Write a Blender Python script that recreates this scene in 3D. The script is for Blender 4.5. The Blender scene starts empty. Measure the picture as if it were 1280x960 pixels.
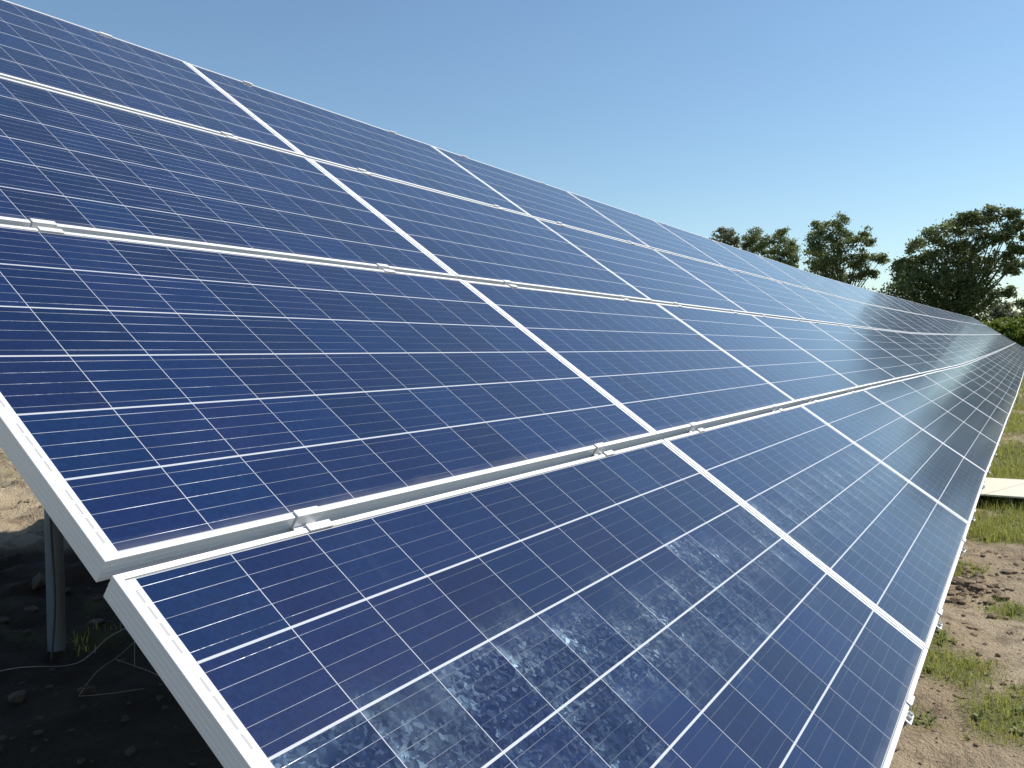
import bpy, bmesh, math, random
import numpy as np
from mathutils import Matrix, Vector, noise
from math import radians, sin, cos, pi

SC = bpy.context.scene
COL = SC.collection
random.seed(7)

# ------------------------------------------------------------------ camera
TILT = radians(34.389)
CT, ST = cos(TILT), sin(TILT)
ZB = 0.45                                   # height of the lower panel edge
cam_d = bpy.data.cameras.new('camera'); cam = bpy.data.objects.new('camera', cam_d); COL.objects.link(cam)
RW = np.array([[5.35613511e-01, -3.72960189e-02, 8.43639244e-01],
               [-8.44463242e-01, -2.36555609e-02, 5.35090878e-01],
               [0.0, -9.99024235e-01, -4.41653551e-02]])
CP = Vector((-0.63465955, -0.22300235, 1.31806414))
m = Matrix.Identity(4)
for i in range(3):
    m[i][0] = RW[i][0]; m[i][1] = -RW[i][1]; m[i][2] = -RW[i][2]; m[i][3] = CP[i]
cam.matrix_world = m
cam_d.sensor_width = 36; cam_d.lens = 1017.35 / 1280 * 36
cam_d.clip_start = 0.05; cam_d.clip_end = 3000
SC.camera = cam

# ------------------------------------------------------------------ light
SUN = Vector((0.53, -0.425, 0.735)).normalized()
w = bpy.data.worlds.new('World'); SC.world = w; w.use_nodes = True
nt = w.node_tree
sky = nt.nodes.new('ShaderNodeTexSky'); sky.sky_type = 'NISHITA'; sky.sun_disc = False
sky.sun_elevation = math.asin(SUN.z); sky.sun_rotation = math.atan2(SUN.x, SUN.y)
sky.altitude = 0; sky.air_density = 1.2; sky.dust_density = 0.15; sky.ozone_density = 3.0
bg = nt.nodes['Background']; bg.inputs[1].default_value = 0.098
tint = nt.nodes.new('ShaderNodeMix'); tint.data_type = 'RGBA'; tint.blend_type = 'MULTIPLY'
tint.inputs[0].default_value = 1.0; tint.inputs[7].default_value = (.96, 1.03, 1.035, 1)
nt.links.new(sky.outputs[0], tint.inputs[6]); nt.links.new(tint.outputs[2], bg.inputs[0])
sd = bpy.data.lights.new('sun', 'SUN'); so = bpy.data.objects.new('sun', sd); COL.objects.link(so)
sd.energy = 5.0; sd.angle = radians(0.53); sd.color = (1.0, 0.95, 0.87)
so.rotation_euler = (-SUN).to_track_quat('-Z', 'Y').to_euler()
so.location = (0, -20, 30)
SC.view_settings.view_transform = 'Standard'; SC.view_settings.look = 'None'
SC.view_settings.exposure = 0.35; SC.view_settings.gamma = 1.0
SC.view_settings.use_curve_mapping = False
SC.cycles.max_bounces = 8; SC.cycles.sample_clamp_indirect = 6.0

# ------------------------------------------------------------------ helpers
def link(name, verts, faces, mats, parent=None, mi=None, smooth=False):
    me = bpy.data.meshes.new(name)
    me.from_pydata([tuple(v) for v in verts], [], faces)
    for mt in (mats if isinstance(mats, (list, tuple)) else [mats]): me.materials.append(mt)
    if mi is not None: me.polygons.foreach_set('material_index', mi)
    if smooth: me.polygons.foreach_set('use_smooth', [True] * len(me.polygons))
    me.update()
    o = bpy.data.objects.new(name, me); COL.objects.link(o)
    if parent: o.parent = parent
    return o

def quads(name, V, mat, parent=None, tri=False):
    """fast mesh of loose quads or triangles from an (n,k,3) array"""
    n, k = V.shape[:2]
    me = bpy.data.meshes.new(name)
    me.vertices.add(n * k); me.vertices.foreach_set('co', V.reshape(-1).astype(np.float32))
    me.loops.add(n * k); me.loops.foreach_set('vertex_index', np.arange(n * k, dtype=np.int32))
    me.polygons.add(n)
    me.polygons.foreach_set('loop_start', np.arange(0, n * k, k, dtype=np.int32))
    me.update(calc_edges=True); me.validate()
    me.materials.append(mat)
    o = bpy.data.objects.new(name, me); COL.objects.link(o)
    if parent: o.parent = parent
    return o

def tag(o, label=None, cat=None, group=None, kind=None):
    if label: o['label'] = label
    if cat: o['category'] = cat
    if group: o['group'] = group
    if kind: o['kind'] = kind
    return o

def empty(name, loc=(0, 0, 0)):
    o = bpy.data.objects.new(name, None); COL.objects.link(o); o.location = loc
    o.empty_display_size = .2
    return o

class MB:
    def __init__(s): s.v = []; s.f = []
    def add(s, vs, fs):
        b = len(s.v); s.v += [tuple(v) for v in vs]; s.f += [tuple(i + b for i in f) for f in fs]
    def box(s, x0, x1, y0, y1, z0, z1, M=None):
        vs = [Vector((x, y, z)) for z in (z0, z1) for y in (y0, y1) for x in (x0, x1)]
        if M: vs = [M @ v for v in vs]
        s.add(vs, [(0, 2, 3, 1), (4, 5, 7, 6), (0, 1, 5, 4), (2, 6, 7, 3), (0, 4, 6, 2), (1, 3, 7, 5)])
    def sweep(s, prof, p0, p1, X, Y):
        """closed profile (a,b) extruded from p0 to p1 with axes X, Y"""
        n = len(prof); vs = []
        for p in (p0, p1):
            for a, b in prof: vs.append(p + X * a + Y * b)
        fs = [(i, (i + 1) % n, n + (i + 1) % n, n + i) for i in range(n)]
        fs += [tuple(range(n - 1, -1, -1)), tuple(range(n, 2 * n))]
        s.add(vs, fs)
    def tube(s, pts, rad, seg=8, cap=True):
        pts = [Vector(p) for p in pts]; n = len(pts)
        if not isinstance(rad, (list, tuple)): rad = [rad] * n
        rings = []
        for i, p in enumerate(pts):
            t = (pts[min(i + 1, n - 1)] - pts[max(i - 1, 0)]).normalized()
            a = t.cross(Vector((0.31, 0.17, 0.93)) if abs(t.z) < .9 else Vector((1, 0, 0))).normalized(); b = t.cross(a)
            rings.append([p + (a * cos(2 * pi * k / seg) + b * sin(2 * pi * k / seg)) * rad[i] for k in range(seg)])
        vs = [v for r in rings for v in r]; fs = []
        for i in range(n - 1):
            for k in range(seg):
                k2 = (k + 1) % seg
                fs.append((i * seg + k, i * seg + k2, (i + 1) * seg + k2, (i + 1) * seg + k))
        if cap: fs += [tuple(range(seg - 1, -1, -1)), tuple(range((n - 1) * seg, n * seg))]
        s.add(vs, fs)
    def build(s, name, mat, parent=None, smooth=False):
        return link(name, s.v, s.f, mat, parent, smooth=smooth)

class G:
    """small node-graph builder"""
    def __init__(s, name):
        s.mat = bpy.data.materials.new(name); s.mat.use_nodes = True
        s.nt = s.mat.node_tree; s.b = s.nt.nodes['Principled BSDF']; s.out = s.nt.nodes['Material Output']
    def n(s, t, **k):
        nd = s.nt.nodes.new(t)
        for a, v in k.items(): setattr(nd, a, v)
        return nd
    def set(s, sock, v):
        if isinstance(v, bpy.types.NodeSocket): s.nt.links.new(v, sock)
        elif isinstance(v, (tuple, list)) and len(v) == 3 and len(sock.default_value) == 4: sock.default_value = (*v, 1)
        else: sock.default_value = v
    def m(s, op, a, b=None, c=None, clamp=False):
        nd = s.n('ShaderNodeMath', operation=op, use_clamp=clamp)
        s.set(nd.inputs[0], a)
        if b is not None: s.set(nd.inputs[1], b)
        if c is not None: s.set(nd.inputs[2], c)
        return nd.outputs[0]
    def mix(s, f, a, b):
        nd = s.n('ShaderNodeMix', data_type='RGBA'); s.set(nd.inputs[0], f); s.set(nd.inputs[6], a); s.set(nd.inputs[7], b)
        return nd.outputs[2]
    def mixf(s, f, a, b):
        nd = s.n('ShaderNodeMix', data_type='FLOAT'); s.set(nd.inputs[0], f); s.set(nd.inputs[2], a); s.set(nd.inputs[3], b)
        return nd.outputs[0]
    def noise(s, vec, scale, detail=3, rough=.55):
        nd = s.n('ShaderNodeTexNoise'); s.set(nd.inputs['Vector'], vec); nd.inputs['Scale'].default_value = scale
        nd.inputs['Detail'].default_value = detail; nd.inputs['Roughness'].default_value = rough
        return nd.outputs['Fac']
    def ramp(s, f, lo, hi):
        nd = s.n('ShaderNodeMapRange'); s.set(nd.inputs[0], f); nd.inputs[1].default_value = lo; nd.inputs[2].default_value = hi
        nd.interpolation_type = 'SMOOTHSTEP'
        return nd.outputs[0]
    def xyz(s, x, y, z):
        nd = s.n('ShaderNodeCombineXYZ'); s.set(nd.inputs[0], x); s.set(nd.inputs[1], y); s.set(nd.inputs[2], z); return nd.outputs[0]
    def bump(s, h, strength, dist):
        nd = s.n('ShaderNodeBump'); s.set(nd.inputs['Height'], h); nd.inputs['Strength'].default_value = strength
        nd.inputs['Distance'].default_value = dist; return nd.outputs[0]
    def coord(s, k='Object'): return s.n('ShaderNodeTexCoord').outputs[k]
    def P(s, **k):
        for a, v in k.items(): s.set(s.b.inputs[a.replace('_', ' ')], v)

# ------------------------------------------------------------------ array geometry
PW, PH, GU, GV = 1.963, 0.992, 0.0065, 0.0275
NC, NR = 32, 4
def rise(x):
    k = x / (PW + GU)
    return 0.0 if k < 8 else 0.65 * (min(k, 34) - 8) ** 1.15 / 24 ** 1.15
def drift(x):
    k = x / (PW + GU)
    return 0.0 if k < 3 else 0.011 * (k - 3)
def surf(u, v, n=0.0):
    return Vector((u, v * CT - n * ST - drift(u), ZB + v * ST + n * CT + rise(u)))
def frame_at(u, v, n=0.0, du=0.5, jit=0):
    o = surf(u, v, n)
    ax = (surf(u + du, v, n) - surf(u - du, v, n)).normalized()
    ay = (surf(u, v + .5, n) - surf(u, v - .5, n)); az = ax.cross(ay).normalized(); ay = az.cross(ax)
    M = Matrix(((ax.x, ay.x, az.x, o.x), (ax.y, ay.y, az.y, o.y), (ax.z, ay.z, az.z, o.z), (0, 0, 0, 1)))
    return M
V0 = [r * (PH + GV) for r in range(NR)]
def gz(x, y):
    """ground height"""
    b = rise(x)
    b += 0.065 * min(max(y, 0), 2.6) + 0.02 * min(max(y - 2.6, 0), 2)
    near = max(0, 1 - max(abs(x - 4) - 10, 0) / 20)
    p = Vector((x, y, 0))
    d = 0.05 * noise.noise(p * .7) + 0.028 * noise.noise(p * 2.3 + Vector((7, 3, 0)))
    r = noise.noise(p * 6 + Vector((1, 9, 4))); d += 0.016 * r
    d += .022 * (1 - abs(noise.noise(p * 3.1 + Vector((2, 8, 5)))) * 2.2) ** 3 * max(0, noise.noise(p * 1.3 + Vector((4, 4, 9))) + .25)
    d += 0.012 * max(0, noise.noise(p * 14))
    if y > 2.2:                                        # spoil heap behind the posts
        d += min(y - 2.2, 2) * .5 * (0.12 * abs(noise.noise(p * 1.7 + Vector((3, 3, 3)))) + .12 * abs(noise.noise(p * 4.1)) + .07 * abs(noise.noise(p * 9)))
    far = 0.25 * noise.noise(p * .03) * min(1, max(0, (abs(y) - 8) / 30))
    return b + d * near + far

# ------------------------------------------------------------------ materials
def mat_alu(name, base=.78, rough=.42, metal=.35):
    g = G(name); c = g.coord()
    n = g.noise(c, 9, 4); n2 = g.noise(c, 160, 2)
    g.P(Base_Color=g.mix(n, (base * .93, base * .93, base * .94), (base, base, base * .985)),
        Roughness=g.m('ADD', rough - .06, g.m('MULTIPLY', n2, .12)), Metallic=metal)
    return g.mat
M_FRAME = mat_alu('anodised_aluminium', .78, .42, .12)
M_CLAMP = mat_alu('bright_aluminium', .74, .40, .2)
M_BOLT = mat_alu('steel_bolt', .35, .35, .9)
def mat_galv():
    g = G('galvanised_steel'); c = g.coord()
    vor = g.n('ShaderNodeTexVoronoi'); g.set(vor.inputs['Vector'], c); vor.inputs['Scale'].default_value = 60
    n = g.noise(c, 5, 4)
    g.P(Base_Color=g.mix(n, (.12, .15, .18), (.20, .23, .27)), Metallic=.55,
        Roughness=g.m('ADD', .38, g.m('MULTIPLY', vor.outputs['Distance'], .3)))
    return g.mat
M_GALV = mat_galv()
def mat_back():
    g = G('white_backsheet'); g.P(Base_Color=(.74, .75, .77), Roughness=.5); return g.mat
M_BACK = mat_back()

MU, MV = .0262, .0125
PU, PV = (PW - 2 * MU) / 12, (PH - 2 * MV) / 6
CS, CSX = .15675, .1577
def mat_cells():
    g = G('solar_cells')
    uv = g.n('ShaderNodeUVMap', uv_map='UVMap').outputs[0]
    sp = g.n('ShaderNodeSeparateXYZ'); g.set(sp.inputs[0], uv); x, y = sp.outputs[0], sp.outputs[1]
    rnd = g.n('ShaderNodeObjectInfo').outputs['Random']
    cx = g.m('DIVIDE', g.m('SUBTRACT', x, MU), PU); cy = g.m('DIVIDE', g.m('SUBTRACT', y, MV), PV)
    ix, iy = g.m('FLOOR', cx), g.m('FLOOR', cy)
    fx, fy = g.m('FRACT', cx), g.m('FRACT', cy)
    def within(v, n): return g.m('MULTIPLY', g.m('GREATER_THAN', v, 0.0), g.m('LESS_THAN', v, float(n)))
    ax = g.m('LESS_THAN', g.m('ABSOLUTE', g.m('SUBTRACT', fx, .5)), .5 * CSX / PU)
    ay = g.m('LESS_THAN', g.m('ABSOLUTE', g.m('SUBTRACT', fy, .5)), .5 * CS / PV)
    inx, iny = within(cx, 12), within(cy, 6)
    cell = g.m('MULTIPLY', g.m('MULTIPLY', ax, ay), g.m('MULTIPLY', inx, iny))
    # busbar ribbons: five per cell, along the panel's long side
    yy = g.m('ADD', g.m('MULTIPLY', g.m('SUBTRACT', fy, .5), PV / CS), .5)
    fb = g.m('ABSOLUTE', g.m('SUBTRACT', g.m('FRACT', g.m('MULTIPLY', yy, 5.0)), .5))
    bus = g.m('MULTIPLY', g.m('MULTIPLY', g.m('LESS_THAN', fb, .5 * .0008 / (CS / 5)), ay), g.m('MULTIPLY', inx, iny))
    # grey cross ribbons in the end margins
    dx = g.m('ABSOLUTE', g.m('SUBTRACT', g.m('ABSOLUTE', g.m('SUBTRACT', x, PW / 2)), PW / 2 - .0172))
    fb5 = g.m('FRACT', g.m('MULTIPLY', yy, 5.0))
    rib = g.m('MULTIPLY', g.m('LESS_THAN', dx, .0021), g.m('LESS_THAN', g.m('ABSOLUTE', g.m('SUBTRACT', g.m('FRACT', g.m('ADD', fb5, .5)), .5)), .40))
    rib = g.m('MULTIPLY', rib, g.m('MULTIPLY', iny, g.m('MULTIPLY', g.m('GREATER_THAN', yy, .1), g.m('LESS_THAN', yy, .9))))
    # multicrystalline grains
    wn = g.n('ShaderNodeTexWhiteNoise', noise_dimensions='4D'); g.set(wn.inputs['Vector'], g.xyz(ix, iy, rnd)); g.set(wn.inputs['W'], rnd)
    cr = wn.outputs['Value']
    sc = g.n('ShaderNodeSeparateColor'); g.set(sc.inputs[0], wn.outputs['Color'])
    pos = g.xyz(g.m('ADD', x, g.m('MULTIPLY', cr, 7.0)), g.m('ADD', y, g.m('MULTIPLY', rnd, 31.0)), cr)
    nz = g.n('ShaderNodeTexNoise'); g.set(nz.inputs['Vector'], pos); nz.inputs['Scale'].default_value = 60; nz.inputs['Detail'].default_value = 2
    wv = g.n('ShaderNodeVectorMath', operation='MULTIPLY_ADD'); g.set(wv.inputs[0], nz.outputs['Color']); wv.inputs[1].default_value = (.03, .03, .02); g.set(wv.inputs[2], pos)
    vo = g.n('ShaderNodeTexVoronoi'); g.set(vo.inputs['Vector'], wv.outputs[0]); vo.inputs['Scale'].default_value = 150
    gs = g.n('ShaderNodeSeparateColor'); g.set(gs.inputs[0], vo.outputs['Color'])
    ga, gb = gs.outputs[0], gs.outputs[1]
    big = g.noise(pos, 14, 3)
    blue = g.mix(sc.outputs[1], (.0042, .0165, .066), (.0068, .0122, .058))
    blue = g.mix(g.m('MULTIPLY', big, .7), blue, (.0042, .0185, .060))
    val = g.m('ADD', .70, g.m('ADD', g.m('MULTIPLY', ga, .24), g.m('MULTIPLY', sc.outputs[2], .36)))
    vm = g.n('ShaderNodeVectorMath', operation='SCALE'); g.set(vm.inputs[0], blue); g.set(vm.inputs['Scale'], val)
    inner = g.m('MULTIPLY', inx, iny)
    col = g.mix(cell, g.mix(inner, (.68, .69, .71), (.40, .42, .46)), vm.outputs[0])
    col = g.mix(rib, col, (.36, .36, .35))
    ed = g.m('MINIMUM', g.m('SUBTRACT', PW / 2, g.m('ABSOLUTE', g.m('SUBTRACT', x, PW / 2))), g.m('SUBTRACT', PH / 2, g.m('ABSOLUTE', g.m('SUBTRACT', y, PH / 2))))
    col = g.mix(g.m('LESS_THAN', ed, .0134), col, (.20, .20, .20))
    col = g.mix(bus, col, (.15, .165, .20))
    dust = g.m('MULTIPLY', g.ramp(g.noise(uv, 3.2, 6, .65), .35, .8), .008)
    dust = g.m('ADD', dust, g.m('MULTIPLY', g.ramp(g.noise(uv, 260, 1), .76, .84), .015))
    run = g.ramp(g.noise(g.xyz(g.m('MULTIPLY', x, 30.0), g.m('MULTIPLY', y, 1.6), rnd), 1.0, 4), .58, .8)
    dust = g.m('ADD', dust, g.m('MULTIPLY', run, .010))
    low = g.m('SUBTRACT', 1.0, g.ramp(g.m('ADD', y, g.m('MULTIPLY', g.m('SUBTRACT', g.noise(uv, 9, 3), .5), .03)), .008, .040))
    dust = g.m('ADD', dust, g.m('MULTIPLY', low, .10))
    col = g.mix(dust, col, (.5, .48, .45))
    # sun glare put in by a mask: crystal facets tilted to the light
    at = g.n('ShaderNodeAttribute', attribute_type='OBJECT', attribute_name='glare').outputs['Fac']
    wob = g.m('MULTIPLY', g.m('SUBTRACT', g.noise(uv, 4, 2), .5), .22)
    yc = g.m('ADD', g.m('ADD', y, wob), g.m('MULTIPLY', g.m('SUBTRACT', sc.outputs[0], .5), .13))
    band = g.m('SUBTRACT', 1.0, g.ramp(g.m('ABSOLUTE', g.m('SUBTRACT', yc, .49)), .02, .20))
    facet = g.m('MULTIPLY', g.m('MULTIPLY', g.m('MULTIPLY', band, at), cell), g.mixf(g.m('GREATER_THAN', sc.outputs[2], .25), .60, 1.0))
    t = g.m('MULTIPLY', facet, 1.0)
    nobus = g.m('SUBTRACT', 1.0, bus); t = g.m('MULTIPLY', t, nobus)
    nx = g.m('MULTIPLY', t, g.m('ADD', -.26, g.m('MULTIPLY', g.m('SUBTRACT', ga, .5), .34)))
    ny = g.m('MULTIPLY', t, g.m('ADD', -.36, g.m('MULTIPLY', g.m('SUBTRACT', gb, .5), .34)))
    nx = g.m('ADD', nx, g.m('MULTIPLY', g.m('MULTIPLY', cell, g.m('SUBTRACT', ga, .5)), .05))
    ny = g.m('ADD', ny, g.m('MULTIPLY', g.m('MULTIPLY', cell, g.m('SUBTRACT', gb, .5)), .05))
    vt = g.n('ShaderNodeVectorTransform', vector_type='NORMAL', convert_from='OBJECT', convert_to='WORLD'); g.set(vt.inputs[0], g.xyz(nx, ny, 1.0))
    nn = g.n('ShaderNodeVectorMath', operation='NORMALIZE'); g.set(nn.inputs[0], vt.outputs[0])
    # faint waviness of the glass
    gl = g.bump(g.noise(uv, 2.2, 2), .25, .0015)
    tg = g.n('ShaderNodeTangent', direction_type='UV_MAP', uv_map='UVMap')
    g.P(Base_Color=col, Metallic=g.m('MULTIPLY', bus, .85), Roughness=g.mixf(bus, g.mixf(cell, .6, g.mixf(facet, .42, .44)), g.ramp(g.noise(g.xyz(g.m('MULTIPLY', x, 4.0), g.m('MULTIPLY', y, 130.0), rnd), 1.0, 1), .1, .8)),
        Anisotropic=g.m('MULTIPLY', bus, .95), Anisotropic_Rotation=.25, Tangent=tg.outputs[0], Normal=nn.outputs[0],
        Specular_IOR_Level=g.mixf(cell, .2, g.mixf(g.m('POWER', facet, 1.5), .03, g.m('MULTIPLY', g.m('MULTIPLY_ADD', g.m('POWER', gs.outputs[2], 1.5), .65, .35), g.m('ADD', g.m('MULTIPLY_ADD', g.ramp(g.noise(g.xyz(g.m('MULTIPLY', x, 26.0), g.m('MULTIPLY', y, 5.0), cr), 1.0, 2), .42, .78), .45, .16), g.m('MULTIPLY', g.m('POWER', 2.718, g.m('MULTIPLY', fx, -7.0)), g.m('MULTIPLY', g.ramp(g.noise(uv, 13, 3), .4, .62), 1.5)))))))
    g.P(Specular_Tint=g.mix(g.m('MULTIPLY', g.ramp(facet, 0.0, .15), nobus), (1, 1, 1), (.42, .74, 1.0)), Sheen_Weight=.11, Sheen_Roughness=.32, Sheen_Tint=(1.0, .95, .93))
    g.P(Coat_Weight=g.m('MAXIMUM', g.mixf(cell, .30, 1.0), bus), Coat_Roughness=.13, Coat_IOR=1.31, Coat_Normal=gl)
    return g.mat
M_CELL = mat_cells()

def mat_plain(name, a, b, rough=.6, sc=20):
    g = G(name); c = g.coord(); g.P(Base_Color=g.mix(g.noise(c, sc, 3), a, b), Roughness=rough); return g.mat
def mat_ground():
    g = G('soil'); c = g.coord()
    n1 = g.noise(c, .9, 5); n2 = g.noise(c, 7, 6, .65); n3 = g.noise(c, 60, 4, .7)
    col = g.mix(g.ramp(n1, .3, .7), (.29, .218, .14), (.47, .38, .262))
    col = g.mix(g.m('MULTIPLY', g.ramp(n2, .46, .68), .75), col, (.12, .085, .055))
    col = g.mix(g.m('MULTIPLY', g.ramp(n3, .45, .75), .4), col, (.46, .38, .28))
    shd = g.n('ShaderNodeAttribute', attribute_name='painted_shade').outputs['Fac']
    col = g.mix(shd, col, g.mix(n2, (.075, .054, .037), (.020, .015, .011)))  # soil colour darkened here to deepen the array's shade
    gr = g.n('ShaderNodeAttribute', attribute_name='turf').outputs['Fac']
    gcol = g.mix(g.noise(c, 1.3, 5), (.085, .105, .028), (.16, .17, .06))
    col = g.mix(g.m('MULTIPLY', gr, .9), col, gcol)
    h = g.m('ADD', g.m('MULTIPLY', n2, .5), g.m('MULTIPLY', n3, .35))
    g.P(Base_Color=col, Roughness=.95, Specular_IOR_Level=.15, Normal=g.bump(h, 1.0, .08))
    return g.mat
M_SOIL = mat_ground()
def mat_clod():
    g = G('dry_clods'); c = g.coord()
    n = g.noise(c, 6, 4); n3 = g.noise(c, 90, 4, .7)
    g.P(Base_Color=g.mix(n, (.13, .09, .06), (.34, .26, .18)), Roughness=.95, Specular_IOR_Level=.1, Normal=g.bump(n3, .8, .01))
    return g.mat
M_CLOD = mat_clod()
M_SHADE = mat_plain('shade_toned_earth', (.03, .025, .02), (.10, .08, .06), .95)  # darker clod colour, imitating the shade under the array
def mat_leaf(name, a, b, trans=.35, scale=.35):
    g = G(name); c = g.n('ShaderNodeNewGeometry')
    r = g.noise(c.outputs['Position'], scale, 3)
    col = g.mix(g.m('ADD', g.m('MULTIPLY', c.outputs['Random Per Island'], .6), g.m('MULTIPLY', r, .4)), a, b)
    g.P(Base_Color=col, Roughness=.5, Specular_IOR_Level=.35)
    tr = g.n('ShaderNodeBsdfTranslucent'); g.set(tr.inputs[0], col)
    mx = g.n('ShaderNodeMixShader'); mx.inputs[0].default_value = trans
    g.nt.links.new(g.b.outputs[0], mx.inputs[1]); g.nt.links.new(tr.outputs[0], mx.inputs[2]); g.nt.links.new(mx.outputs[0], g.out.inputs[0])
    return g.mat
M_GRASS = mat_leaf('grass_blades', (.20, .22, .035), (.48, .47, .14), .45, 1.5)
M_LEAF = mat_leaf('dark_leaves', (.055, .08, .03), (.27, .31, .125), .45)
M_LEAF2 = mat_leaf('greyer_leaves', (.08, .09, .055), (.24, .25, .15), .45)
M_BUSH = mat_leaf('bright_leaves', (.10, .15, .02), (.24, .28, .05), .45)
M_WEED = mat_leaf('weed_leaves', (.13, .17, .05), (.28, .31, .12), .4)
def mat_bark():
    g = G('bark'); c = g.coord(); n = g.noise(c, 3, 5)
    g.P(Base_Color=g.mix(n, (.05, .04, .03), (.13, .11, .09)), Roughness=.9); return g.mat
M_BARK = mat_bark()
def mat_board():
    g = G('pale_plywood'); c = g.coord()
    mp = g.n('ShaderNodeMapping'); g.set(mp.inputs[0], c); mp.inputs['Scale'].default_value = (14, 1.2, 14)
    n = g.noise(mp.outputs[0], 3, 5); n2 = g.noise(c, 4, 3)
    col = g.mix(n, (.52, .47, .36), (.70, .66, .55)); col = g.mix(g.m('MULTIPLY', g.ramp(n2, .55, .8), .35), col, (.36, .31, .23))
    sp = g.n('ShaderNodeSeparateXYZ'); g.set(sp.inputs[0], c)
    ln = g.m('ABSOLUTE', g.m('ADD', g.m('ADD', sp.outputs[1], .12), g.m('MULTIPLY', g.m('SUBTRACT', sp.outputs[0], 7.6), .35)))
    col = g.mix(g.m('LESS_THAN', ln, .003), col, (.10, .08, .05))
    g.P(Base_Color=col, Roughness=.8); return g.mat
M_BOARD = mat_board()
M_WIRE = mat_plain('wire_sheath', (.25, .25, .24), (.36, .35, .33))
M_TWIG = mat_plain('dry_stalk', (.20, .17, .12), (.32, .28, .2))

# ------------------------------------------------------------------ ground
def axis(lo, hi, step, farlo, farhi, k=1.16):
    a = list(np.arange(lo, hi, step)); s = step
    while a[-1] < farhi: s *= k; a.append(a[-1] + s)
    s = step; b = []; x = lo
    while x > farlo: s *= k; x -= s; b.append(x)
    return np.array(b[::-1] + a)
XS = axis(-1.0, 15.0, .045, -500, 1500, 1.10); YS = axis(-1.6, 6.6, .05, -900, 900, 1.14)
BLOBS = [(3.12, .05, .20), (2.80, -.24, .20), (2.55, .10, .10), (4.1, -.2, .12), (3.05, .3, .14), (3.42, .12, .10), (4.75, .1, .16)]
def turf(x, y):
    p = Vector((x, y, 0))
    n = .40 * noise.noise(p * 1.1 + Vector((5, 2, 1))) + .35 * noise.noise(p * 3.7) + .2 * noise.noise(p * 9)
    if y > .9 and x < 20:
        base = -.2 if y < 7 else -.1
        if x > 6: base += .15
    elif x < 5.0: base = -.62
    else: base = -.62 + 1.07 * min(1, (x - 5.0) / 1.0)
    for bx, by, br in BLOBS:
        d = math.hypot((x - bx) * .8, y - by) / br
        if d < 1.5: base = max(base, .55 * (1.15 - d) - .05)
    for (sx, sw) in ((13.3, 1.1), (18.6, .8), (24, 1.0)):
        if abs(x - sx) < sw and y < 1.2: base -= .75 * (1 - abs(x - sx) / sw)
    if x > 30: base = .5
    return min(1, max(0, (base + n) * 2.2 + .15))
nx, ny = len(XS), len(YS)
gv = [(x, y, gz(x, y)) for y in YS for x in XS]
gf = [(j * nx + i, j * nx + i + 1, (j + 1) * nx + i + 1, (j + 1) * nx + i) for j in range(ny - 1) for i in range(nx - 1)]
go = link('ground', gv, gf, M_SOIL, smooth=True)
ta = go.data.attributes.new('turf', 'FLOAT', 'POINT')
ta.data.foreach_set('value', [turf(v[0], v[1]) for v in gv])
def painted_shade(x, y):  # mask for shade painted into the soil under the array
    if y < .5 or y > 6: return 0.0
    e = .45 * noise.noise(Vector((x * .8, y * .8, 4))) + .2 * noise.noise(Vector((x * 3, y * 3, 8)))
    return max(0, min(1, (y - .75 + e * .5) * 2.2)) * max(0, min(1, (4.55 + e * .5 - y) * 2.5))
da = go.data.attributes.new('painted_shade', 'FLOAT', 'POINT')
da.data.foreach_set('value', [painted_shade(v[0], v[1]) for v in gv])
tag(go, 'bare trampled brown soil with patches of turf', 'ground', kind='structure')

# ------------------------------------------------------------------ solar panels
def prof_frame():
    P = [(.0008, 0), (.0112, 0), (.0112, -.0062), (.0022, -.0068), (.0022, -.0386), (.028, -.0386), (.028, -.0400), (.0006, -.0400), (0, -.0394)]
    for z in (-.031, -.022, -.012): P += [(0, z), (.0003, z + .0006), (.0003, z + .0026), (0, z + .0032)]
    P += [(0, -.0008)]
    return P
def frame_mesh():
    P = prof_frame(); n = len(P); vs = []
    for sx, sy in ((0, 0), (1, 0), (1, 1), (0, 1)):
        for d, z in P:
            vs.append(((PW - d) if sx else d, (PH - d) if sy else d, z))
    fs = []
    for c in range(4):
        a, b = c * n, ((c + 1) % 4) * n
        for i in range(n): fs.append((a + i, a + (i + 1) % n, b + (i + 1) % n, b + i))
    me = bpy.data.meshes.new('frame'); me.from_pydata(vs, [], fs); me.materials.append(M_FRAME)
    bm = bmesh.new(); bm.from_mesh(me); bmesh.ops.recalc_face_normals(bm, faces=bm.faces); bm.to_mesh(me); bm.free()
    return me
def sheet_mesh():
    a, t0, t1 = .0025, -.0017, -.0060
    vs = [(a, a, t0), (PW - a, a, t0), (PW - a, PH - a, t0), (a, PH - a, t0), (a, a, t1), (PW - a, a, t1), (PW - a, PH - a, t1), (a, PH - a, t1)]
    fs = [(0, 1, 2, 3), (7, 6, 5, 4), (0, 4, 5, 1), (1, 5, 6, 2), (2, 6, 7, 3), (3, 7, 4, 0)]
    me = bpy.data.meshes.new('cell_sheet'); me.from_pydata(vs, [], fs); me.materials.append(M_CELL); me.materials.append(M_BACK)
    me.polygons.foreach_set('material_index', [0, 1, 1, 1, 1, 1])
    uvl = me.uv_layers.new(name='UVMap')
    for p in me.polygons:
        for li in p.loop_indices:
            v = me.vertices[me.loops[li].vertex_index].co; uvl.data[li].uv = (v.x, v.y)
    return me
def box_mesh():
    b = MB(); b.box(PW / 2 - .06, PW / 2 + .06, PH - .16, PH - .05, -.024, -.0061)
    me = bpy.data.meshes.new('junction_box'); me.from_pydata(b.v, [], b.f); me.materials.append(M_BLACK); return me
M_BLACK = mat_plain('black_plastic', (.02, .02, .02), (.035, .035, .035), .5)
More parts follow.
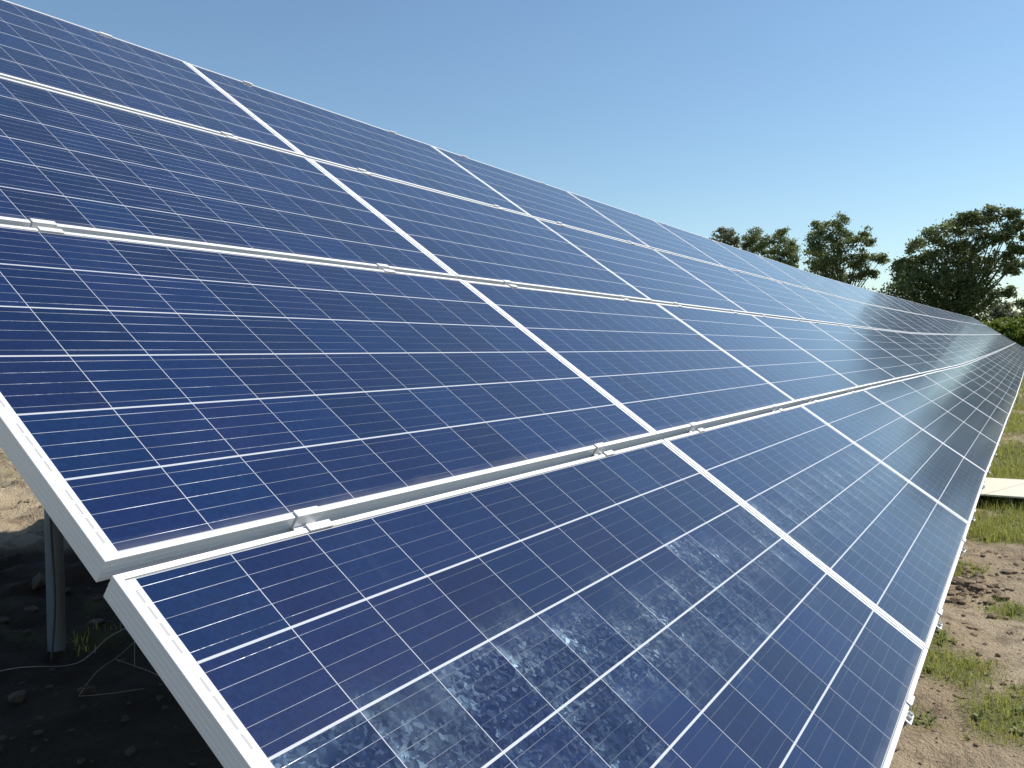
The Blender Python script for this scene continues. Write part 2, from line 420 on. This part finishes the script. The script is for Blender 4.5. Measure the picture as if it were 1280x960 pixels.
FM, SM, JM = frame_mesh(), sheet_mesh(), box_mesh()
ORD = ['first', 'second', 'third', 'fourth', 'fifth', 'sixth', 'seventh', 'eighth', 'ninth', 'tenth', 'eleventh', 'twelfth', 'thirteenth', 'fourteenth', 'fifteenth',
       'sixteenth', 'seventeenth', 'eighteenth', 'nineteenth', 'twentieth', 'twenty-first', 'twenty-second', 'twenty-third', 'twenty-fourth', 'twenty-fifth',
       'twenty-sixth', 'twenty-seventh', 'twenty-eighth', 'twenty-ninth', 'thirtieth', 'thirty-first', 'thirty-second']
ROWN = ['lowest row', 'second row up', 'third row up', 'topmost row']
GLARE = {(0, 0): 1.0, (0, 1): .9, (0, 2): .45}  # strength of the masked glare strip per panel
rng = random.Random(3)
for c in range(NC):
    for r in range(NR):
        e = empty('solar_panel')
        u0 = c * (PW + GU); off = -.004 if (r == 0 and c == 0) else 0
        M = frame_at(u0 + PW / 2, V0[r], du=PW / 2)
        M = M @ Matrix.Translation((-PW / 2 + off, 0, 0))
        J = Matrix.Rotation(radians(rng.gauss(0, .05)), 4, 'X') @ Matrix.Rotation(radians(rng.gauss(0, .035)), 4, 'Y')
        T = Matrix.Translation((PW / 2, PH / 2, 0))
        e.matrix_world = M @ Matrix.Translation((rng.gauss(0, .0012) if c else 0, rng.gauss(0, .0010) if c else 0, rng.gauss(0, .0009))) @ T @ J @ T.inverted()
        if c == 0: where = 'nearest the camera'
        elif c == NC - 1: where = 'at the far end of the array'
        else: where = '%s from the near end' % ORD[c]
        extra = 'blue gridded solar panel'
        if (r, c) in GLARE and c < 2: extra = 'blue solar panel with sparkling crystal strip'
        tag(e, '%s in the %s, %s' % (extra, ROWN[r], where), 'solar panel', 'solar panels of the long tilted array')
        f = bpy.data.objects.new('frame', FM); COL.objects.link(f); f.parent = e
        s = bpy.data.objects.new('cell_sheet', SM); COL.objects.link(s); s.parent = e
        s['glare'] = GLARE.get((r, c), 0.0)
        j = bpy.data.objects.new('junction_box', JM); COL.objects.link(j); j.parent = e

# ------------------------------------------------------------------ clamps
def zclamp():
    """mid clamp: two flanges on the frames joined by a channel in the gap; local x along the row, y up-slope, origin mid gap on the lips"""
    b = MB(); h = GV / 2; t = .003; L = .0275
    prof = [(h - .0005, -.026), (h - .0005, .0006), (h + .0125, .0006), (h + .0125, .0036), (h - .0035, .0036), (h - .0035, -.023),
            (-h + .0035, -.023), (-h + .0035, .0036), (-h - .0125, .0036), (-h - .0125, .0006), (-h + .0005, .0006), (-h + .0005, -.026)]
    b.sweep(prof, Vector((-L, 0, 0)), Vector((L, 0, 0)), Vector((0, 1, 0)), Vector((0, 0, 1)))
    return b
def bolt(z):
    b = MB(); R = .0062
    b.tube([(0, 0, z), (0, 0, z + .007)], R, 8)
    b.tube([(0, 0, z - .001), (0, 0, z + .0015)], .0085, 12)
    return b
def endclamp(up):
    """end clamp: flange over the lip, wall down the frame face, foot standing out over the rail end"""
    b = MB(); L = .030; s = 1 if up else -1
    prof = [(-.0105, .0006), (-.0105, .0034), (.0035, .0034), (.0035, -.0365), (.030, -.0365), (.030, -.0400), (.0007, -.0400), (.0007, .0006)]
    prof = [(a * s, z) for a, z in prof]
    if up: prof = prof[::-1]
    b.sweep(prof, Vector((-L, 0, 0)), Vector((L, 0, 0)), Vector((0, 1, 0)), Vector((0, 0, 1)))
    return b
def mesh_of(b, name, mat):
    me = bpy.data.meshes.new(name); me.from_pydata(b.v, [], b.f); me.materials.append(mat)
    bm = bmesh.new(); bm.from_mesh(me); bmesh.ops.recalc_face_normals(bm, faces=bm.faces)
    if name != 'bolt': bmesh.ops.bevel(bm, geom=[e for e in bm.edges if len(e.link_faces) == 2 and e.calc_face_angle(0) > .8], offset=.0005, segments=1, affect='EDGES')
    bm.to_mesh(me); bm.free(); return me
ZM = mesh_of(zclamp(), 'mid_clamp', M_CLAMP); ZB_ = mesh_of(bolt(-.022), 'bolt', M_BOLT)
ED = mesh_of(endclamp(False), 'end_clamp', M_CLAMP); EU = mesh_of(endclamp(True), 'end_clamp', M_CLAMP)
eb = MB(); 
for xx in (-.013, .013): eb.tube([(xx, .018, -.0365), (xx, .018, -.0295)], .0062, 8)
EBD = MB(); EBU = MB()
for xx in (-.012, .013):
    EBD.tube([(xx, -.019, -.0366), (xx, -.019, -.0290)], .0065, 8); EBU.tube([(xx, .019, -.0366), (xx, .019, -.0290)], .0065, 8)
EBDM = mesh_of(EBD, 'bolt', M_BOLT); EBUM = mesh_of(EBU, 'bolt', M_BOLT)
RAILS = (.375, 1.545)
rng = random.Random(11)
NCL = 18
GAPN = ['bottom edge', 'lowest gap', 'middle gap', 'uppermost gap', 'top edge']
for c in range(NCL):
    for k, ru in enumerate(RAILS):
        for gp in range(5):
            u = c * (PW + GU) + ru + rng.uniform(-.012, .012) + (.012 if gp == 0 else 0)
            if gp == 0: v, me, bmh, nm = 0, ED, EBDM, 'end_clamp'
            elif gp == 4: v, me, bmh, nm = V0[3] + PH, EU, EBUM, 'end_clamp'
            else: v, me, bmh, nm = V0[gp] - GV / 2, ZM, ZB_, 'mid_clamp'
            o = bpy.data.objects.new(nm, me); COL.objects.link(o)
            o.matrix_world = frame_at(u, v) @ Matrix.Rotation(radians(rng.gauss(0, .8)), 4, 'Z')
            if c < 7:
                bo = bpy.data.objects.new('bolt', bmh); COL.objects.link(bo); bo.parent = o
            i = c * 2 + k
            q = 'nearest the camera' if i == 0 else ('%s from the near end' % ORD[i] if i < 32 else ('one panel short of the last clamp seen' if i < 35 else 'farthest one from the near end'))
            if i >= 32: q = ['thirty-third', 'thirty-fourth', 'thirty-fifth', 'thirty-sixth'][i - 32] + ' from the near end'
            if gp in (0, 4): lb = 'silver L-shaped clamp on the array\'s %s, %s' % (GAPN[gp], q)
            else: lb = 'silver channel clamp bridging the %s between panel rows, %s' % (GAPN[gp], q)
            tag(o, lb, 'clamp', 'clamps holding the solar panels')

# ------------------------------------------------------------------ mounting rack
rack = empty('mounting_rack', (0, 1.7, 0))
tag(rack, 'galvanised steel rack with round posts carrying the solar array', 'rack')
LT = V0[3] + PH
def put(b, name, mat, smooth=False):
    o = b.build(name, mat, None, smooth); o.parent = rack; o.matrix_parent_inverse = rack.matrix_world.inverted() if False else Matrix.Translation((0, -1.7, 0)); return o
hat = [(-.03, -.003), (-.02, -.003), (-.02, -.0), (.02, 0), (.02, -.003), (.03, -.003), (.03, -.006), (.018, -.006), (.018, -.038), (-.018, -.038), (-.018, -.006), (-.03, -.006)]
rect = [(-.02, 0), (.02, 0), (.02, -.04), (-.02, -.04)]
for c in range(NC):
    for ru in RAILS:
        u = c * (PW + GU) + ru; b = MB()
        a0, a1 = surf(u, -.022, -.0403), surf(u, LT + .022, -.0403)
        Y = (surf(u, 1, 1) - surf(u, 1, 0)).normalized(); X = Vector((1, 0, 0))
        b.sweep(rect, a0, a1, X, Y); put(b, 'rail', M_GALV)
for vv in (V0[1] - GV / 2, V0[2] - GV / 2, V0[3] - GV / 2):  # hidden purlins, set under the row gaps to block sun streaks
    b = MB(); prev = None
    for c in range(NC + 1):
        u = c * (PW + GU) + (.25 if c == 0 else (-.25 if c == NC else 0)); p = surf(u, vv, -.0806)
        Y = Vector((0, -ST, CT)); X = Vector((0, CT, ST)); 
        ring = [p + X * a + Y * h for a, h in ((-.03, 0), (.03, 0), (.03, -.09), (-.03, -.09))]
        bi = len(b.v); b.v += [tuple(q) for q in ring]
        if c: b.f += [(bi - 4 + i, bi - 4 + (i + 1) % 4, bi + (i + 1) % 4, bi + i) for i in range(4)]
        else: b.f.append((3, 2, 1, 0))
    b.f.append(tuple(range(len(b.v) - 4, len(b.v)))); put(b, 'purlin', M_GALV)
POSTX = [.985 + 3.94 * i for i in range(16)]
for px in POSTX:
    py = 2.82 - drift(px)
    if px > PW * NC: continue
    g0 = gz(px, py) - .25; top = min(surf(px, 3.055, -.17).z + .02, 9)
    b = MB(); b.tube([(px, py, g0), (px, py, top)], .031, 20); b.tube([(px, py, top), (px, py, top + .012)], .06, 20)
    put(b, 'post', M_GALV, False)
    q = surf(px, V0[1] - GV / 2, -.17); b = MB(); b.tube([(px, q.y, gz(px, q.y) - .25), (px, q.y, q.z + .02)], .04, 16); put(b, 'post', M_GALV)
    b = MB(); b.tube([(px + .05, py - .02, g0 + 1.6), (px + .05, surf(px, V0[2], -.17).y, surf(px, V0[2], -.17).z)], .018, 8); put(b, 'brace', M_GALV)

# ------------------------------------------------------------------ things under and beside the array
def wire(name, pts, r, mat, label, cat):
    P = []
    for i in range(len(pts) - 1):
        for k in range(6):
            t = k / 6
            p0 = Vector(pts[max(i - 1, 0)]); p1 = Vector(pts[i]); p2 = Vector(pts[i + 1]); p3 = Vector(pts[min(i + 2, len(pts) - 1)])
            P.append(.5 * ((2 * p1) + (-p0 + p2) * t + (2 * p0 - 5 * p1 + 4 * p2 - p3) * t * t + (-p0 + 3 * p1 - 3 * p2 + p3) * t ** 3))
    P.append(Vector(pts[-1]))
    b = MB(); b.tube(P, r, 6); o = b.build(name, mat, smooth=True); tag(o, label, cat); return o
def gp_(x, y, h=.012): return (x, y, gz(x, y) + h)
wire('cable', [gp_(.30, 3.05), gp_(.62, 2.82), gp_(.80, 2.72), gp_(.98, 2.68), gp_(1.16, 2.74, .05), gp_(1.35, 2.72, .06), gp_(1.6, 2.6)], .0018, M_WIRE, 'thin pale cable trailing along the dark soil past the post', 'cable')
tw = [[gp_(.80, 2.35, .02), gp_(.95, 2.50, .03), gp_(1.10, 2.58, .05), gp_(1.30, 2.62, .10)], [gp_(1.06, 2.45, .03), gp_(1.15, 2.58, .12), gp_(1.24, 2.66, .24), gp_(1.36, 2.66, .30)],
      [gp_(.80, 2.35, .02), gp_(.86, 2.28, .03), gp_(.97, 2.26, .02)], [gp_(1.02, 2.50, .05), gp_(1.08, 2.42, .02), gp_(1.06, 2.30, .02)]]
lab = ['long dry stalk bent over the shaded soil beside the post', 'dry stalk curving upward from the soil, nearest the panel corner', 'short kinked dry stalk lying at the end of the long one', 'small dry stalk forking down towards the camera']
for pts, l in zip(tw, lab): wire('dry_stalk', pts, .0011, M_TWIG, l, 'stalk')
px, py = POSTX[0], 2.82
pz = gz(px, py)
tie = [(px + .036 * cos(a), py + .036 * sin(a), pz + .62 - .012 * sin(a)) for a in np.linspace(0, 2 * pi, 14)]
wire('tie_wire', tie + [(px + .09, py - .05, pz + .60), (px + .12, py - .06, pz + .50), (px + .09, py - .07, pz + .36)], .003, M_WIRE, 'loose pale wire tied round the nearest round steel post', 'wire')
wire('hanging_cable', [(px - .03, py - .034, pz + .98), (px - .028, py - .036, pz + .75), (px - .03, py - .037, pz + .45), (px - .04, py - .07, pz + .2), gp_(px - .09, py - .13)], .004, M_BLACK, 'dark cable hanging down the front of the nearest steel post', 'cable')
st = MB(); st.tube([(px + .17, py - .1, pz + .66), (px + .34, py - .08, pz + .80)], .004, 6); tag(st.build('dry_stick', M_TWIG), 'straight pale stick standing out beside the nearest post', 'stick')

b = MB()
bx0, bx1, by0, by1 = 7.10, 8.12, -1.5, .40
bz = max(gz(x, y) for x in (7.6, 7.9, 8.1) for y in (-1.5, -.8, -.2, .3)) + .035
MBd = Matrix.Translation((0, 0, 0)) @ Matrix.Rotation(radians(-1.0), 4, 'X')
b.box(bx0, bx1, by0, by1, bz, bz + .015, MBd)
bd = b.build('plywood_board', M_BOARD); tag(bd, 'pale wooden board lying on blocks in the grass beside the array', 'board')
bm = bmesh.new(); bm.from_mesh(bd.data); bmesh.ops.bevel(bm, geom=bm.edges[:], offset=.003, segments=1, affect='EDGES'); bm.to_mesh(bd.data); bm.free()
for i, yy in enumerate((-.10, -1.25)):
    b = MB(); zt = bz + (-.0175 * 0) + math.sin(radians(-1.0)) * yy; b.box(7.40, 8.0, yy - .045, yy + .045, gz(7.9, yy) - .04, zt - .002)
    tag(b.build('wooden_block', M_BOARD), ['wooden block under the pale board, right against the array', 'wooden block under the outer end of the pale board'][i], 'block')

# soil clods
rg = np.random.default_rng(5)
ico = bmesh.new(); bmesh.ops.create_icosphere(ico, subdivisions=1, radius=1)
iv = np.array([v.co[:] for v in ico.verts]); if_ = np.array([[v.index for v in f.verts] for f in ico.faces]); ico.free()
cl = []
def clod(x, y, s):
    q = iv * (1 + rg.normal(0, .22, (len(iv), 1))) * np.array([1, rg.uniform(.6, 1), rg.uniform(.4, .7)]) * s
    a = rg.uniform(0, 2 * pi); q = q @ np.array([[cos(a), -sin(a), 0], [sin(a), cos(a), 0], [0, 0, 1]])
    q = q + np.array([x, y, gz(x, y) + s * .15]); cl.append(q[if_])
n_ = 0
while n_ < 1500:
    x = rg.uniform(1.9, 9) if rg.random() < .75 else rg.uniform(12, 15); y = rg.uniform(-.9, .5)
    if turf(x, y) > .35 and rg.random() < .8: continue
    clod(x, y, min(.045, rg.lognormal(-4.9, .55))); n_ += 1
for _ in range(130):                                  # a dug-over heap by the array's foot
    clod(rg.normal(4.42, .16), rg.normal(.04, .10), min(.06, rg.lognormal(-3.9, .45)))
dry_n = len(cl)
for _ in range(900): clod(rg.uniform(-.5, 5.5), rg.uniform(2.6, 8), min(.07, rg.lognormal(-4.1, .6)))
for _ in range(420): clod(rg.uniform(-.3, 1.7), rg.uniform(1.5, 3.1), min(.05, rg.lognormal(-4.7, .7)))
cl_d = [q for q in cl[dry_n:] if painted_shade(q[0][0][0], q[0][0][1]) > .3]; cl_b = cl[:dry_n] + [q for q in cl[dry_n:] if painted_shade(q[0][0][0], q[0][0][1]) <= .3]
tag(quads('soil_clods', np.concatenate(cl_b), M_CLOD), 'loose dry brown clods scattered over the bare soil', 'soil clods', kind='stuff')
tag(quads('shade_toned_clods', np.concatenate(cl_d), M_SHADE), 'clods under the array, coloured darker to imitate its shade', 'soil clods', kind='stuff')

# grass
bl = []
def blade(x, y, h, wd, z=None):
    a = rg.uniform(0, 2 * pi); lean = rg.uniform(.05, .8) * h; b_ = rg.uniform(0, 2 * pi)
    d = np.array([cos(a), sin(a), 0]) * wd; l = np.array([cos(b_), sin(b_), 0]) * lean
    p = np.array([x, y, (gz(x, y) if z is None else z) - .005]); mid = p + l * .35 + np.array([0, 0, h * .6]); tip = p + l + np.array([0, 0, h * rg.uniform(.75, 1)])
    bl.append([p - d, p + d, mid + d * .7, mid - d * .7]); bl.append([mid - d * .7, mid + d * .7, tip + d * .1, tip - d * .1])
def sow(n, x0, x1, y0, y1, hmin, hmax, wd, thr=.25):
    k = 0; it = 0
    while k < n and it < n * 40:
        it += 1
        x, y = rg.uniform(x0, x1), rg.uniform(y0, y1); t_ = turf(x, y)
        if t_ < thr or rg.random() > t_: continue
        z = gz(x, y)
        for _ in range(7):
            blade(x + rg.normal(0, .025), y + rg.normal(0, .025), rg.uniform(hmin, hmax), wd * rg.uniform(.6, 1.3), z)
        k += 7
sow(4200, 1.8, 5.0, -.9, .7, .012, .05, .0017)
sow(24000, 5.0, 9.5, -1.2, .8, .03, .115, .0024)
sow(20000, 9, 20, -1.6, 1.0, .04, .13, .004)
sow(16000, 20, 66, -4, 1.2, .06, .22, .012)
sow(900, -.3, 3.0, 1.0, 4.5, .02, .06, .002, .08)
sow(9000, 64, 110, -14, 10, .15, .45, .03)
tag(quads('grass', np.array(bl), M_GRASS), 'short rough grass growing in patches beside the array', 'grass', kind='stuff')
# broad-leaved weeds
wl = []
def weed(x, y, s):
    z = gz(x, y)
    for k in range(int(rg.integers(7, 13))):
        a = rg.uniform(0, 2 * pi); el = rg.uniform(.15, 1.2); L = s * rg.uniform(.5, 1); wd = L * rg.uniform(.16, .28)
        d = np.array([cos(a) * cos(el), sin(a) * cos(el), sin(el)]); t = np.array([-sin(a), cos(a), 0]) * wd
        p = np.array([x, y, z]); q = p + d * L * .55; e = p + d * L + np.array([0, 0, -L * .15])
        wl.append([p, q - t, e, q + t])
for bx, by, br in BLOBS:
    for _ in range(16): weed(bx + rg.normal(0, br * .5), by + rg.normal(0, br * .45), rg.uniform(.015, .042))
for _ in range(260):
    x, y = rg.uniform(4.6, 10), rg.uniform(-1, .6)
    if turf(x, y) > .4: weed(x, y, rg.uniform(.03, .08))
tag(quads('weeds', np.array(wl), M_WEED), 'low broad-leaved weeds growing among the grass patches', 'weeds', kind='stuff')

# ------------------------------------------------------------------ trees
def gdir(px): # horizontal bearing of a column of the photograph
    d = RW @ np.array([(px - 640) / 1017.35, -.05, 1]); return d / d[0]
def tree(name, X, lobes, base_px, label, leaf, cat='tree', group=None, nleaf=120, lsize=.22, trunk=.35, seed=1):
    """lobes: (px, py, radius px) read off the photograph's silhouette and turned into metres at range X"""
    r_ = np.random.default_rng(seed)
    bd = gdir(base_px); bx, by = CP.x + X, CP.y + bd[1] * X
    gz0 = gz(bx, by)
    root = empty(name, (bx, by, gz0)); tag(root, label, cat, group)
    def d0(px): return .8436 + .5356 * (px - 640) / 1017.35
    k = X / d0(base_px) / 1017.35
    lobes = [(-(gdir(px)[1] - bd[1]) * X, max((435 - py) * X / d0(px) / 1017.35 + .67, rp * k * .7), rp * X / d0(px) / 1017.35) for px, py, rp in lobes]
    tb = MB(); crown = []
    base = Vector((0, 0, -.3)); H = max(z for _, z, _ in lobes)
    # main trunk leans to the middle of the crown
    cxm = np.mean([l[0] for l in lobes])
    forkz = H * .30
    fork = Vector((0, -cxm * .15, forkz)); 
    tb.tube([base, Vector((.02, -cxm * .05, forkz * .5)), fork], [trunk, trunk * .8, trunk * .68], 8)
    for lx, lz, rr in lobes:
        c = np.array([r_.normal(0, 1) * rr * .9, -lx, lz])
        # limb
        cv = Vector(c)
        midp = fork.lerp(cv, .5) + Vector((r_.normal(0, .3), r_.normal(0, .3), -.1 * H * .3))
        tb.tube([fork - Vector((0, 0, forkz * .3 * r_.random())), midp, cv + Vector((0, 0, rr * .5))], [trunk * .5, trunk * .28, trunk * .06], 6)
        nc = max(7, int(7 * rr * rr))
        for _ in range(nc):
            d = r_.normal(0, 1, 3); d /= np.linalg.norm(d)
            cc = c + d * rr * 1.12 * r_.random() ** .4 * np.array([1, 1, .9])
            if cc[2] < .6: continue
            if r_.random() < .4: tb.tube([cv.lerp(Vector(cc), .1), Vector(cc)], [trunk * .07, trunk * .03], 4)
            cs = rr * r_.uniform(.10, .24) + .16
            nl = int(nleaf * .75 * r_.uniform(.4, 1.2))
            p = cc + r_.normal(0, 1, (nl, 3)) * cs * np.array([1, 1, .6])
            n1 = r_.normal(0, 1, (nl, 3)); n1 /= np.linalg.norm(n1, axis=1)[:, None]
            n2 = np.cross(n1, r_.normal(0, 1, (nl, 3))); n2 /= np.linalg.norm(n2, axis=1)[:, None]
            s = lsize * r_.uniform(.5, 1.15, (nl, 1))
            crown.append(np.stack([p - n1 * s, p + n2 * s * .55, p + n1 * s, p - n2 * s * .55], 1))
    tb.build('trunk', M_BARK, root)
    quads('crown', np.concatenate(crown), leaf, root)
    return root
TG = 'trees standing beyond the far end of the array'
tree('broadleaf_tree', 118, [(1140, 345, 20), (1126, 330, 9), (1142, 312, 11), (1133, 372, 22), (1160, 330, 14), (1172, 300, 15), (1165, 360, 22), (1195, 285, 15), (1192, 318, 20), (1220, 280, 14), (1245, 276, 12),
      (1218, 305, 16), (1246, 300, 15), (1262, 290, 9), (1268, 315, 11), (1222, 335, 17), (1248, 330, 15), (1196, 350, 22), (1205, 375, 22), (1228, 365, 15), (1175, 385, 24), (1210, 400, 24), (1240, 385, 13), (1256, 368, 7), (1150, 395, 22), (1278, 300, 8), (1276, 330, 9), (1283, 316, 8), (1262, 340, 9), (1130, 350, 12), (1122, 335, 6), (1205, 272, 8), (1190, 290, 9), (1262, 275, 8), (1275, 288, 7), (1230, 268, 7)],
     1195, 'largest dark broad crowned tree with a low side limb, right of the others', M_LEAF, seed=2, group=TG)
tree('broadleaf_tree', 132, [(1016, 288, 9), (1022, 305, 13), (1012, 322, 13), (1034, 290, 11), (1046, 300, 14), (1050, 282, 9), (1060, 305, 12), (1042, 328, 18), (1018, 340, 14), (1064, 330, 10), (1078, 295, 7), (1080, 310, 8), (1078, 328, 9), (1072, 345, 12), (1092, 326, 8), (1101, 328, 5), (1086, 345, 7), (1040, 355, 20), (1045, 385, 22), (1025, 375, 18), (1070, 375, 16)],
     1045, 'dense twin topped tree standing alone, left of the largest tree', M_LEAF, seed=3, group=TG)
tree('broadleaf_tree', 150, [(975, 292, 7), (972, 303, 10), (984, 310, 10), (968, 318, 11), (990, 320, 7), (980, 330, 12), (992, 332, 8), (997, 348, 9), (972, 350, 14), (975, 375, 16)], 976, 'narrow pointed tree just left of the dense twin topped tree', M_LEAF, seed=4, group=TG, trunk=.28)
tree('broadleaf_tree', 152, [(945, 299, 9), (936, 304, 9), (955, 306, 9), (945, 315, 12), (930, 312, 6), (958, 322, 9), (944, 340, 14), (945, 370, 16)], 945, 'small rounded tree between the faint grey tree and the pointed tree', M_LEAF, seed=5, group=TG, trunk=.28)
tree('broadleaf_tree', 185, [(897, 293, 6), (905, 296, 8), (914, 298, 7), (890, 298, 6), (922, 304, 6), (908, 308, 11), (905, 330, 16), (905, 365, 18)], 905, 'faint greyish tree farthest left, half hidden by the panels', M_LEAF2, seed=6, group=TG, trunk=.28, lsize=.36, nleaf=45)
tree('broadleaf_tree', 140, [(1281, 382, 10), (1292, 375, 14), (1275, 396, 8), (1305, 385, 14), (1290, 400, 16), (1310, 405, 14)], 1292, 'low dark tree cut off by the right side of the view', M_LEAF, seed=7, group=TG, trunk=.25)
tree('broadleaf_tree', 105, [(1400, 300, 22), (1430, 280, 22), (1460, 285, 22), (1420, 320, 26), (1455, 320, 26), (1490, 310, 24), (1390, 345, 22), (1430, 360, 28), (1475, 355, 26), (1510, 345, 22), (1440, 395, 28), (1490, 395, 26), (1400, 390, 24)], 1445, 'broad tree beyond the right side of the view', M_LEAF, seed=8, group=TG, nleaf=60)
tree('broadleaf_tree', 115, [(1560, 310, 24), (1590, 290, 22), (1620, 300, 24), (1580, 340, 28), (1625, 345, 26), (1600, 390, 30), (1650, 380, 24), (1550, 385, 24)], 1600, 'second broad tree farther beyond the right side of the view', M_LEAF, seed=9, group=TG, nleaf=60)
tree('broadleaf_tree', 125, [(1318, 330, 14), (1335, 305, 18), (1355, 295, 18), (1345, 335, 24), (1325, 365, 20), (1365, 330, 20), (1350, 375, 26), (1372, 380, 22), (1330, 400, 20)], 1348, 'tree beyond the right side of the view, nearest to it', M_LEAF, seed=12, group=TG, nleaf=80)
SG = 'shrubs behind the far end of the array'
tree('shrub', 100, [(1250, 392, 7), (1258, 388, 6), (1244, 398, 7), (1262, 396, 6), (1254, 404, 8), (1252, 415, 9), (1256, 426, 8)], 1253, 'grey green shrub rising above the bright shrubs', M_LEAF2, 'shrub', SG, 60, .22, .08, 10)
sh = [(1230, 412, 8), (1242, 409, 8), (1255, 407, 9), (1267, 408, 8), (1279, 406, 9), (1292, 408, 9), (1305, 405, 10)]
sl = ['bright green shrub nearest the dark tree trunk', 'bright green shrub, second in the hedge from the dark tree', 'taller bright green shrub below the grey green shrub', 'bright green shrub in the hedge between two taller ones', 'bright yellow green shrub at the right side of the view', 'bright shrub just outside the right side of the view', 'outermost bright shrub beyond the right side of the view']
for i, (x, y, r) in enumerate(sh):
    tree('shrub', 88 + (i % 3), [(x - 4, y + 3, r * .8), (x + 4, y + 2, r * .8), (x, y, r * .75), (x, y + 11, r), (x - 6, y + 12, r * .9), (x + 6, y + 12, r * .9), (x - 3, y + 22, r * .8), (x + 4, y + 22, r * .8)], x, sl[i], M_BUSH, 'shrub', SG, 70, .20, .06, 20 + i)
